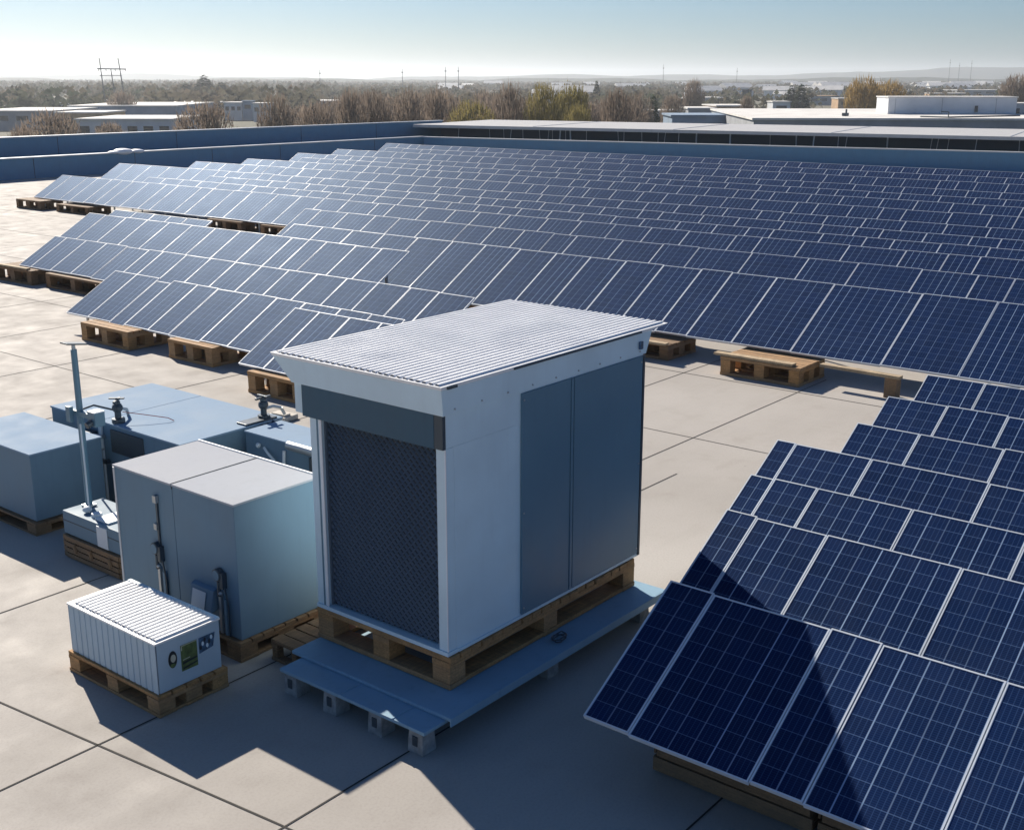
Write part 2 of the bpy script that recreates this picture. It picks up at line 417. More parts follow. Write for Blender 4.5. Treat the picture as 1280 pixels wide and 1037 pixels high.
pallet((12.2, 14.2, .0), .95, 1.3, .36, 'pallet half hidden behind the shed header, under the short low row', 0)
pallet((15.6, 28.1, .0), .9, 1.7, .37, 'broken pallet sticking out at the far left end under the jutting row', R(2), 'wooddark')
pallet((15.7, 25.2, .0), .9, 2.4, .36, 'wide dark pallet right of the broken one under the jutting row', 0, 'wooddark')
pallet((25.3, 44.3, .0), 1.0, 1.8, .36, 'farthest left pallet, under the tip of the glaring row', 0, 'wooddark')
pallet((25.5, 41.3, .0), 1.0, 2.2, .3, 'second pallet along the glaring row, in its shade', 0, 'wooddark')
pallet((25.7, 32.5, .0), 1.0, 1.8, .36, 'dark pallet in the left half of the gap between rows', 0, 'wooddark')
pallet((25.7, 29.6, .0), 1.0, 1.9, .36, 'dark pallet in the right half of the gap between rows', 0, 'wooddark')
for o_, ly in ((bpy.data.objects['wooden_pallet.005'], 1.25), (bpy.data.objects['wooden_pallet.006'], 1.3)):
    for k in range(3):
        MB().box(-.024, -.002, -.02 + .02 * k, ly + .01 - .03 * (k % 2), .02 + .125 * k, .13 + .125 * k).build('face_board', M['wooddark'], o_, .004)
    for k in range(3):
        MB().box(.0, .68, ly + .002, ly + .02, .02 + .125 * k, .125 + .125 * k).build('face_board', M['wooddark'], o_, .004)
def plank(p, q, wd, th, label, mat='woodpale'):
    p = Vector(p); q = Vector(q); d = q - p; ang = math.atan2(d.y, d.x)
    o = empty('timber_plank', p, label, 'plank', 'loose timber planks', ang)
    m = MB(); m.box(0, d.length, -wd / 2, wd / 2, 0, th); o2 = m.build('plank_board', M[mat], o, .003); return o
plank((18.55, 6.95, .33), (18.60, 8.35, .33), .14, .05, 'pale plank sticking out under the long front row near the right-hand block')
MB().box(18.5, 18.7, 7.0, 7.2, 0, .33).build('timber_block', M['wooddark'], None, .004)
tag(bpy.data.objects['timber_block'], 'dark timber block under the right end of the pale plank', 'block')
plank((18.3, 8.7, .335), (18.3, 10.2, .335), .16, .04, 'pale plank lying on the lone pallet under the long front row')
plank((18.45, 11.3, .305), (18.45, 12.5, .305), .14, .04, 'pale plank on the pallet beside the shed roof corner')
plank((15.62, 29.7, .375), (15.66, 28.3, .375), .12, .04, 'pale plank on the broken pallet at the far left')

# ------------------------------------------------------------------ shed platform
o = empty('metal_platform', (5.88, 5.6, 0), 'blue grey sheet metal platform on cement feet under the shed', 'platform')
MB().box(0, 3.42, .02, 1.68, .195, .225).build('lower_sheet', M['plat'], o, .006)
m = MB(); m.box(.24, 3.36, -.03, 1.80, .227, .258); m.build('upper_sheet', M['plat'], o, .008)
m = MB(); m.box(.235, 3.3, -.045, -.032, .19, .262); m.build('edge_lip', M['plat'], o, .003)
for x in (.02, 1.6, 3.05):
    for y in (.06, .50, 1.02, 1.50):
        f = MB(); f.frustum((x - .01, x + .15, y - .01, y + .15), .0, (x, x + .14, y, y + .14), .194)
        ft = f.build('cement_foot', M['cement'], o, .008)
        if x < .1: MB().box(x - .012, x - .004, y + .045, y + .095, .07, .15).build('socket', M['dark'], ft)
for y in (.35, .95): MB().box(.0, .24, y, y + .012, .225, .232).build('weld_seam', M['plat'], o)
m = MB(); c = Vector((7.72, 5.72, .272))
for k in range(3):
    pts = [c + Vector((math.cos(a * .7 + k) * (.07 + .01 * k), math.sin(a * .7 + k) * .05, .004 + .012 * k + .01 * math.sin(a * 2))) for a in range(10)]
    m.path(pts, .006, 6)
tag(m.build('wire_coil', M['dark']), 'small dark coil of wire left on the platform beside the shed pallet', 'wire')

# ------------------------------------------------------------------ shed
o = empty('equipment_shed', (6.46, 5.92, .547), 'tall pale blue shed with ribbed white roof, dark grille and slate doors', 'shed')
def b_(name, mat, x0, x1, y0, y1, z0, z1, bev=.004, par=None):
    return MB().box(x0 - 6.46, x1 - 6.46, y0 - 5.92, y1 - 5.92, z0 - .547, z1 - .547).build(name, M[mat], par or o, bev)
m = MB()
def wb(x0, x1, y0, y1, z0, z1): m.box(x0 - 6.46, x1 - 6.46, y0 - 5.92, y1 - 5.92, z0 - .547, z1 - .547)
wb(6.56, 9.19, 5.885, 7.40, .552, 2.28); m.build('wall', M['pale'], o, .004)
b_('corner_post', 'pale', 6.46, 6.558, 5.885, 5.982, .585, 2.279)
b_('corner_post', 'pale', 6.46, 6.558, 7.29, 7.415, .585, 2.279)
b_('corner_bead', 'white', 6.452, 6.462, 7.27, 7.30, .585, 2.28, .002)
b_('corner_bead', 'white', 6.454, 6.464, 5.879, 5.889, .585, 2.276, .002)
b_('jamb_channel', 'slate', 6.454, 6.459, 7.318, 7.332, .585, 2.27, .001)
b_('sill', 'pale', 6.445, 6.575, 5.875, 7.42, .549, .584)
b_('base_rail', 'pale', 6.576, 9.2, 5.872, 5.884, .549, .575, .002)
b_('header', 'pale', 6.468, 9.195, 5.883, 7.60, 2.281, 2.545)
b_('lintel_panel', 'lintel', 6.43, 6.466, 5.975, 7.47, 2.275, 2.547)
b_('lintel_return', 'dark', 6.432, 6.466, 5.885, 5.973, 2.277, 2.547, .002)
g = MB(); n = 50
for i in range(n):                                             # expanded-metal grille of fine wavy slats
    z = .606 + i * (2.262 - .606) / n
    pts = 40
    for k in range(pts):
        y0 = 5.984 + k * (7.268 - 5.984) / pts; y1 = 5.984 + (k + 1) * (7.268 - 5.984) / pts
        off = .0125 * (1 if (k + i) % 2 else -1)
        vs = [(6.512, y0, z + off), (6.512, y1, z - off), (6.53, y1, z - off + .019), (6.53, y0, z + off + .019)]
        g.add([(a - 6.46, b - 5.92, c - .547) for a, b, c in vs], [(0, 1, 2, 3)])
gr = g.build('grille', M['grille'], o)
b_('grille_back', 'black', 6.534, 6.557, 5.983, 7.288, .586, 2.278, 0)
b_('grille_frame', 'grille', 6.50, 6.533, 7.270, 7.288, .586, 2.278, .002)
d1 = b_('door', 'slate', 7.375, 8.045, 5.865, 5.883, .585, 2.535, .003)
b_('door_stile', 'slate', 8.05, 8.082, 5.858, 5.882, .585, 2.535, .003); b_('door_stile', 'slate', 8.093, 8.128, 5.858, 5.882, .585, 2.535, .003)
d2 = b_('door', 'slate', 8.136, 9.165, 5.865, 5.883, .585, 2.535, .003)
b_('end_trim', 'dark', 9.17, 9.20, 5.86, 5.884, .56, 2.535, .002)
m = MB(); m.frustum((6.422 - 6.46, 9.22 - 6.46, -.052, 1.66), 2.549 - .547, (6.40 - 6.46, 9.30 - 6.46, -.058, 1.86), 2.755 - .547)
m.build('fascia', M['pale'], o, .003)
m = MB(); m.frustum((6.395 - 6.46, 9.31 - 6.46, -.063, 1.862), 2.757 - .547, (6.385 - 6.46, 9.56 - 6.46, -.07, 1.872), 2.785 - .547)
roof = m.build('roof', M['white'], o, .002)
def corrugate(x0, x1, y0, y1, z, pitch, h, along='x', jag=0):
    m = MB(); n = int((y1 - y0) / pitch); pr = []
    for i in range(n):
        y = y0 + i * pitch
        pr += [(y + pitch * .08, 0), (y + pitch * .25, h), (y + pitch * .62, h), (y + pitch * .8, 0)]
    vs = []
    for a in (x0, x1):
        for k, (y, hh) in enumerate(pr):
            aa = a + (random.uniform(-jag, jag) if a == x0 else 0); vs.append((aa, y, z + hh) if along == 'x' else (y, aa, z + hh))
    k = len(pr)
    return m.add(vs, [(i, i + 1, k + i + 1, k + i) for i in range(k - 1)])
corrugate(6.41 - 6.46, 9.53 - 6.46, -.04, 1.85, 2.787 - .547, .0672, .013, jag=.006).build('roof_rib_sheet', M['white'], roof)
b_('gutter_strip', 'dark', 6.45, 6.56, 5.838, 5.852, 2.758, 2.781, .002); b_('gutter_strip', 'dark', 7.25, 9.1, 5.84, 5.855, 2.762, 2.778, .002)
for i in range(9):
    x = 6.55 + .32 * i
    MB().tube((x - 6.46, -.052, 2.585 - .547), (x - 6.46, -.062, 2.585 - .547), .008, .007, 8).build('screw', M['galv'], o)
for x, z in ((7.40, .64), (7.40, 1.5), (7.40, 2.48), (9.14, .64), (9.14, 1.5), (9.14, 2.48)):
    MB().tube((x - 6.46, -.048, z - .547), (x - 6.46, -.062, z - .547), .009, .008, 8).build('screw', M['galv'], o)
m = MB(); m.box(2.62, 2.67, -.078, -.062, 2.61 - .547, 2.68 - .547); m.build('bracket', M['blueprint'], o)

# ------------------------------------------------------------------ twin cabinet
o = empty('electrical_cabinet', (6.05, 7.985, .192), 'big grey cabinet with two doors, round gauges and a paper plate, beside the shed', 'cabinet')
H = 1.26; o.scale = (1.05, 1.015, 1.0)
for y0, y1 in ((0, .862), (.868, 1.76)):
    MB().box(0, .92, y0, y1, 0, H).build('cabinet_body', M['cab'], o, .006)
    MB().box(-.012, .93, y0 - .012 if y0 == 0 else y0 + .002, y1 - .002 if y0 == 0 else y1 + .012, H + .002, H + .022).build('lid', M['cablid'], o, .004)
MB().box(.932, .952, -.01, 1.77, H - .02, H + .034).build('rear_flashing', M['white'], o, .003)
MB().box(-.008, .004, 1.745, 1.772, 0, H - .005).build('corner_trim', M['coping'], o, .002)
MB().box(-.006, .93, .861, .869, H - .03, H + .028).build('lid_seam', M['dark'], o)
def latch(y, ztop, zg, two):
    h = MB(); h.box(-.02, -.001, y - .012, y + .012, zg, ztop); L_ = h.build('latch_bar', M['dark'], o, .002)
    if two:
        MB().box(-.035, -.001, y - .02, y + .03, ztop - .07, ztop).build('hinge_clasp', M['galv'], L_, .003)
        MB().box(-.03, -.001, y + .005, y + .05, ztop - .34, ztop - .28).build('hinge_clasp', M['galv'], L_, .003)
    g = MB(); g.tube((-.055, y + .035, zg), (-.002, y + .035, zg), .058, .058, 20); gg = g.build('gauge', M['dark'], o, .004)
    MB().tube((-.060, y + .035, zg), (-.056, y + .035, zg), .046, .046, 20).build('dial', M['cab'], gg)
    g = MB(); g.box(-.05, -.002, y - .045, y + .0, zg - .12, zg + .03); g.tube((-.04, y + .02, zg - .06), (-.04, y + .02, zg - .2), .016, .016); g.build('lever', M['dark'], o, .003)
    g = MB(); g.ball((-.035, y + .01, zg - .17), .022, 6); g.build('padlock', M['galv'], o)
    for q, dy in enumerate((.025, -.045) if two else (.04, -.03)):
        g = MB(); g.box(-.03, -.002, y + dy - .017, y + dy + .017, .01, zg - .2 - .02 * q); g.build('conduit', M['galv'] if q == 0 else M['cab'], o, .004)
    g = MB(); g.path([(-.02, y - .07, .01), (-.02, y - .07, zg - .3), (-.03, y - .05, zg - .12), (-.03, y, zg - .03)], .008, 6); g.build('cable', M['dark'], o)
latch(1.10, 1.12, .60, True); latch(.20, .60, .58, False)
m = MB(); m.add([(-.002, .30, .22), (-.002, .62, .22), (-.002, .62, .42), (-.002, .30, .42), (-.085, .30, .20), (-.085, .62, .20), (-.045, .62, .40), (-.045, .30, .40)],
      [(0, 1, 2, 3), (4, 7, 6, 5), (0, 4, 5, 1), (3, 2, 6, 7), (0, 3, 7, 4), (1, 5, 6, 2)])
pb = m.build('document_box', M['cab'], o, .003)
m = MB(); m.add([(-.087, .39, .215), (-.087, .58, .215), (-.056, .58, .37), (-.056, .39, .37)], [(0, 1, 2, 3)]); m.v = [(a - .002, b, c) for a, b, c in m.v]; m.build('paper_plate', M['plate'], pb)

# ------------------------------------------------------------------ small ribbed unit
o = empty('battery_unit', (5.0, 7.73, .192), 'small white ribbed unit with green and blue stickers on a pallet', 'unit')
W, Dp, Hh = .63, 1.26, .435
m = MB(); pr = []; nr = 15; p = Dp / nr
for i in range(nr): pr += [(i * p + .006, 0), (i * p + p * .84, 0), (i * p + p * .9, .012), (i * p + p * .98, .012)]
pr[0] = (0, 0); pr[-1] = (Dp, 0)
k = len(pr); vs = [(x, y, z) for z in (.0, Hh) for y, x in pr]; m.add(vs, [(i, i + 1, k + i + 1, k + i) for i in range(k - 1)])
m.build('ribbed_side', M['unit'], o)
MB().box(.014, W, .002, Dp - .002, 0, Hh - .002).build('body', M['unit'], o, .003)
MB().box(-.008, W + .008, -.008, Dp + .008, Hh, Hh + .016).build('roof', M['white'], o, .003)
corrugate(.03, W - .03, .015, Dp - .01, Hh + .0175, .0545, .014, jag=.004).build('roof_rib_sheet', M['white'], o)
MB().box(W - .03, W + .006, -.004, Dp + .004, Hh + .017, Hh + .026).build('ridge_trim', M['pale'], o, .002)
def sticker(name, mat, poly, yy=-.0005, par=None):
    m = MB(); q = len(poly); m.add([(x, yy, z) for x, z in poly] + [(x, yy - .0025, z) for x, z in poly],
        [tuple(range(q)), tuple(range(2 * q - 1, q - 1, -1))] + [(i, (i + 1) % q, q + (i + 1) % q, q + i) for i in range(q)])
    return m.build(name, M[mat], par or o)
def circ(cx, cz, rx, rz, n=18): return [(cx + rx * math.cos(2 * math.pi * i / n), cz + rz * math.sin(2 * math.pi * i / n)) for i in range(n)]
sk = sticker('round_sticker', 'black', circ(.155, .255, .042, .075))
sticker('sticker_print', 'cream', circ(.158, .265, .024, .035), -.0032, sk); sticker('sticker_print', 'green', circ(.15, .205, .026, .016), -.0032, sk)
sk = sticker('green_label', 'green', [(.235, .115), (.395, .115), (.395, .345), (.235, .345)])
sticker('label_print', 'cream', [(.238, .30), (.242, .343), (.39, .343), (.39, .338), (.247, .337), (.247, .30)], -.0032, sk)
sticker('label_print', 'black', [(.245, .175), (.39, .19), (.39, .205), (.25, .195)], -.0032, sk); sticker('label_print', 'black', [(.245, .13), (.39, .15), (.39, .162), (.25, .147)], -.0032, sk)
sticker('label_print', 'cream', [(.25, .21), (.32, .215), (.32, .221), (.25, .217)], -.0032, sk)
sk = sticker('blue_label', 'blueprint', [(.415, .205), (.555, .225), (.58, .345), (.415, .345)])
for q in range(6):
    x = .43 + .022 * q; z = .235 + .03 * (q % 3)
    sticker('label_print', 'pale' if q % 2 else 'black', circ(x, z + .02, .012, .02, 8), -.0032, sk)

# ------------------------------------------------------------------ left boxes
o = empty('storage_box', (6.55, 12.25, .155), 'plain grey box with a pale lid on a low pallet at the left edge', 'box')
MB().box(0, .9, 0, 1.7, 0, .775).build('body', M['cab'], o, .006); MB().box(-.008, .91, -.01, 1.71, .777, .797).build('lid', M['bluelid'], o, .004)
o = empty('storage_tank', (7.66, 11.0, 0), 'long low tank with a wide pale blue top behind the twin door cabinet', 'tank')
MB().box(0, 1.48, 0, 2.65, 0, 1.02).build('body', M['cab'], o, .006)
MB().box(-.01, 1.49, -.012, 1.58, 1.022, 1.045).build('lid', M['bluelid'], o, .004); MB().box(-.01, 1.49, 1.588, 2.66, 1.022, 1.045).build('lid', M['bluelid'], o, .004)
MB().box(-.035, -.002, 1.52, 1.58, .02, 1.0).build('drain_pipe', M['plate'], o, .01)
MB().box(-.02, -.002, .7, 1.35, .70, .98).build('hatch', M['dark'], o, .004)
for y, z, rr_ in ((12.75, .86, .022), (12.78, .70, .016), (12.7, .56, .03)):
    m = MB(); m.path([(-.05, y - 11.0, .02), (-.05, y - 11.0, z), (-.05, y - 11.0 - .25, z), (-.002, y - 11.0 - .25, z)], rr_, 8); m.build('pipe', M['galv'] if z > .6 else M['dark'], o)
m = MB(); m.box(-.12, -.002, 1.65, 1.85, .55, .9); m.build('junction_box', M['dark'], o, .006)
o = empty('pump_box', (8.47, 9.3, 0), 'narrow grey pump box with pale top between the long tank and the shed', 'box')
MB().box(0, .54, 0, 1.56, 0, 1.03).build('body', M['cab'], o, .006); MB().box(-.01, .55, -.01, 1.57, 1.032, 1.052).build('lid', M['bluelid'], o, .004)
MB().tube((-.05, .75, 1.04), (-.05, .05, 1.04), .05, .05, 16).build('side_pipe', M['galv'], o)
m = MB(); m.path([(-.03, 1.2, .92), (-.05, 1.12, .88), (-.05, 1.0, .8)], .015); m.path([(-.03, .85, .95), (-.05, .85, .7), (-.04, .72, .62)], .018); m.ball((-.03, 1.3, .93), .03, 6); m.build('pipe_fittings', M['plate'], o)
MB().box(-.03, -.002, .40, .44, .1, .95).build('drain_pipe', M['dark'], o, .004)

def valve(loc, label, s=1.0, rz=0):
    v = empty('pipe_valve', loc, label, 'valve', 'valve fittings on the tanks', rz)
    m = MB(); m.tube((0, 0, 0), (0, 0, .04 * s), .06 * s, .06 * s, 12); m.tube((0, 0, .04 * s), (0, 0, .2 * s), .03 * s, .03 * s, 10); m.ball((0, 0, .14 * s), .05 * s, 7); m.build('valve_body', M['dark'], v)
    m = MB(); m.box(-.09 * s, .09 * s, -.012 * s, .012 * s, .2 * s, .22 * s); m.box(-.012 * s, .012 * s, -.07 * s, .07 * s, .222 * s, .235 * s); m.build('hand_wheel', M['dark'], v, .003)
    m = MB(); m.path([(0, 0, .1 * s), (.12 * s, 0, .1 * s), (.2 * s, -.02 * s, .07 * s), (.24 * s, -.02 * s, .0)], .016 * s); m.build('elbow_pipe', M['galv'], v)
    return v
v = valve((8.95, 11.1, 1.046), 'dark valve fitting on the right back corner of the long tank top', 1.25)
m = MB(); m.path([(-.05, -.05, .0), (-.03, -.13, -.06), (-.05, -.13, -.3)], .02); m.path([(.03, -.05, .02), (.05, -.13, -.04), (.03, -.13, -.36)], .018); m.path([(-.12, -.05, .01), (-.12, -.13, -.05), (-.1, -.13, -.24)], .014); m.build('hose', M['dark'], v)
m = MB(); m.box(-.35, .12, -.10, .08, .001, .022); m.build('base_plate', M['dark'], v, .004)
valve((8.88, 9.55, 1.053), 'dark valve fitting on the pump box top close to the shed wall', 1.0)
valve((7.75, 12.32, 1.046), 'dark upright valve with wires on the front edge of the long tank', 1.3, R(40))
m = MB(); m.path([(7.8, 12.30, 1.17), (7.95, 12.1, 1.14), (8.15, 11.9, 1.09), (8.2, 11.85, 1.052)], .005, 6); tag(m.build('red_wire', M['red']), 'thin red wire running from the upright valve over the tank top', 'wire')
m = MB(); m.path([(7.72, 12.36, 1.2), (7.55, 12.5, 1.27), (7.3, 12.5, 1.24), (7.02, 11.75, 1.42)], .012, 6); tag(m.build('signal_cable', M['dark']), 'dark cable from the pole bracket to the upright valve', 'cable')
# loose pale sheets and stones on the floor behind the pump box
for i, (x, y, a, lx, ly) in enumerate(((11.0, 12.6, .2, .55, .35), (10.7, 11.7, -.1, .4, .75), (10.5, 13.3, .5, .35, .3), (11.35, 13.6, .1, .3, .4))):
    oo = MB(); oo.box(0, lx, 0, ly, .0, .03 + .015 * i); oo.box(.05, lx * .6, .04, ly * .8, .032 + .015 * i, .06 + .015 * i); q = oo.build('pale_board', M['board'], None, .01)
    q.location = (x, y, .001); q.rotation_euler.z = a
    tag(q, ('pale board lying flat beside the half hidden pallet', 'long pale board on the floor nearest the shed corner', 'small pale board at the left of the loose boards', 'small thick pale board farthest back of the loose boards')[i], 'board', 'loose pale boards')

m = MB(); m.tube((0, 0, 0), (.05, .02, .03), .022, .018, 10); o = m.build('lost_cap', M['blueprint'], None, .002); o.location = (4.83, 5.13, .012)
MB().box(.04, .09, -.03, .0, .0, .05).build('clip', M['black'], o, .004); tag(o, 'small blue and black cap lying on the lit floor at the bottom frame edge', 'cap')

# ------------------------------------------------------------------ pole
o = empty('mast_pole', (6.67, 11.32, .525), 'slim grey pole with a small flat cap and bracket at left', 'pole')
MB().tube((0, 0, 0), (0, 0, 1.74), .037, .032, 14).build('pole', M['slate'], o, smooth=False)
m = MB(); m.tube((0, 0, 1.74), (0, 0, 1.79), .022, .018, 10); m.build('neck', M['galv'], o)
m = MB(); m.box(-.12, .12, -.07, .07, -.008, .008, Matrix.Translation((.01, 0, 1.80)) @ Matrix.Rotation(R(9), 4, 'Y')); m.build('cap_plate', M['dark'], o, .003)
m = MB(); m.box(-.09, -.045, .05, .13, .95, 1.12); m.box(-.03, .03, -.30, .14, 1.02, 1.075); m.build('bracket', M['slate'], o, .004)
m = MB(); m.box(-.05, .07, -.36, -.22, .96, 1.105); m.build('bracket_box', M['slate'], o, .005)
m = MB(); m.box(-.055, .075, -.365, -.215, 1.107, 1.12); m.build('box_lid', M['plate'], o, .003)
m = MB(); m.tube((-.052, -.29, 1.0), (-.11, -.29, .98), .04, .036, 14); m.build('sensor', M['dark'], o)
MB().box(-.06, .06, -.06, .06, .001, .02).build('foot_plate', M['galv'], o, .003)
m = MB(); m.path([(-.05, -.07, .95), (-.05, -.075, .5), (-.055, -.08, .06), (-.06, -.12, .03)], .010, 8); m.build('cable', M['plate'], o)
o = empty('pole_base', (6.42, 10.35, .26), 'grey metal base box carrying the slim pole, on a rough crate', 'base')
MB().box(0, .5, 0, 1.1, 0, .26).build('body', M['cab'], o, .015)
MB().box(-.004, .504, -.004, 1.104, .15, .158).build('seam', M['dark'], o)
MB().box(-.012, -.001, .25, .44, .01, .24).build('paper_plate', M['plate'], o, .003)
m = MB(); m.tube((.12, .62, .262), (.12, .62, .30), .06, .055, 14); m.build('pipe_stub', M['plate'], o); m = MB(); m.ball((.12, .80, .30), .05, 7, .7); m.build('knob', M['plate'], o); m = MB(); m.box(.05, .32, .3, .55, .262, .28); m.build('bolted_plate', M['plate'], o, .003)
o = empty('rough_crate', (6.40, 10.33, 0), 'rough brown wooden crate under the pole base', 'crate')
m = MB(); rr = random.Random(5)
for L_ in range(4):
    z = .004 + L_ * .063
    m.box(0, .5, .0, .07, z, z + .055); m.box(0, .5, 1.05, 1.12, z, z + .055); m.box(-.01 - rr.random() * .01, .04, .072, 1.048, z + rr.random() * .006, z + .056); m.box(.46, .51, .072, 1.048, z, z + .056)
m.build('side_boards', M['wooddark'], o, .004)
MB().box(.045, .455, .075, 1.045, .22, .256).build('top_boards', M['wooddark'], o, .003)
for y in (.2, .55, .85): MB().tube((-.02, y, .1), (-.024, y + .02, .2), .03, .02, 8).build('bark_knot', M['wooddark'], o)

# ------------------------------------------------------------------ parapets
def wall_strip(name, p, q, h, th, mat, label, cap='coping', z0=0.0, joints=6, cat='wall'):
    p = Vector((*p, 0)); q = Vector((*q, 0)); d = q - p; L_ = d.length; ang = math.atan2(d.y, d.x)
    o = empty(name, (p.x, p.y, z0), label, cat, None, ang)
    MB().box(0, L_, 0, th, 0, h).build('wall_face', M[mat], o, .01)
    MB().box(-.05, L_ + .05, -.06, th + .04, h + .002, h + .06).build('coping', M[cap], o, .008)
    for i in range(1, joints):
        x = L_ * (i / joints + random.uniform(-.03, .03)); MB().box(x, x + .03, -.012, -.001, .002, h - .01).build('panel_joint', M['dark'], o)
    return o
wall_strip('parapet_wall', (8, 59.0), (63.4, 59.0), 1.04, .4, 'parapet', 'low inner blue grey parapet on the left, in front of a taller wall', joints=9)
wall_strip('parapet_wall', (6, 61.0), (67.2, 61.0), 1.98, .35, 'parapet', 'taller outer blue grey parapet on the left, behind the low one', joints=8)
wall_strip('parapet_wall', (74.5, 0.0), (62.9, 58.6), 1.04, .4, 'parapet', 'blue grey back parapet under the flat canopy roof', joints=12) 
bpy.data.objects['parapet_wall.002'].children[0].location = (0, 0, 0)
m = MB(); m.ball((39.0, 59.15, 1.12), .55, 8, .32); m.ball((39.9, 59.15, 1.10), .4, 8, .3); m.ball((38.4, 59.1, 1.1), .35, 8, .25)
tag(m.build('white_bundle', M['white'], None, 0, True), 'white bundle lying on the low left parapet', 'bundle')
pa = Vector((75.1, 0.0, 0)); pb_ = Vector((63.6, 58.8, 0)); dd = pb_ - pa; ang = math.atan2(dd.y, dd.x)
o = empty('canopy_roof', (75.1, 0, 0), 'long flat pale metal roof on many thin posts behind the back parapet', 'roof', None, ang)
LL = dd.length
MB().box(0, LL + 1.6, -11.5, -.25, 1.80, 1.86).build('roof_sheet', M['canopy'], o, .01)
MB().box(0, LL + 1.6, -.245, -.16, 1.66, 1.855).build('roof_edge', M['canopy'], o, .008)
MB().box(0, LL + 1.5, -4.0, -3.8, 0, 1.79).build('back_wall', M['grille'], o)
rr = random.Random(3); x = .6
m_ = None
while x < LL - 1:
    lean = rr.uniform(-.12, .12)
    m = MB(); m.tube((x, -.45 - rr.random() * .8, 0), (x + lean * 2, -.75, 1.79), .022 if rr.random() < .65 else .05, None, 6); m.build('post', M['coping'], o)
    x += rr.choice((.35, .6, 1.1, 1.6, 2.4))
for k in range(6): MB().box(k * 10 + 2, k * 10 + 2.05, -11.4, -.3, 1.861, 1.885).build('roof_seam', M['coping'], o)

# ------------------------------------------------------------------ terrain, far land
GZ = -10.0
def grid_land():
    m, t, b = newmat('far_ground'); n1 = noise(t, wpos(t), .004, 8, .65); n2 = noise(t, wpos(t), .03, 5)
    c = mixc(t, ramp(t, n1, .35, .65), (.07, .075, .04), (.17, .145, .10)); c = mixc(t, ramp(t, n2, .45, .7, 0, .6), c, (.10, .085, .055))
    t.links.new(c, b.inputs['Base Color']); b.inputs['Roughness'].default_value = .95
    g = MB(); g.box(-9000, 9000, -9000, 9000, GZ - 3, GZ); return g.build('ground', m)
tag(grid_land(), kind='structure')
M['hill'] = foliage('hill_woods', (.05, .07, .04), (.10, .10, .06), .01)
def hills(D, hs, depth, name):
    m = MB(); rr = random.Random(int(D)); n = 160; vs = []
    for i in range(n + 1):
        px = -700 + 2700 * i / n
        h = hs(px) + rr.uniform(-1.5, 1.5) * D / 4000
        for dd_, k in ((0, 0.0), (.25, .75), (.5, 1.0), (1.0, .5), (1.4, 0.0)):
            q = far(px, D + depth * dd_, GZ - 1 + (h + 1) * k); vs.append(tuple(q))
    fs = [(i * 5 + k, (i + 1) * 5 + k, (i + 1) * 5 + k + 1, i * 5 + k + 1) for i in range(n) for k in range(4)]
    m.add(vs, fs); o = m.build(name, M['hill'], None, 0, True); tag(o, kind='structure')
hills(5200, lambda px: 15 + 8 + 7 * math.sin(px * .011) + 3 * math.sin(px * .037 + 1) + 34 * max(0, min(1, (px - 780) / 420)) + 5 * math.exp(-((px - 170) / 110.) ** 2), 900, 'hills')
hills(3000, lambda px: 13 + 2.5 * math.sin(px * .017 + 2) + 1.5 * math.sin(px * .05) + 3 * max(0, min(1, (px - 900) / 300)), 500, 'hills')

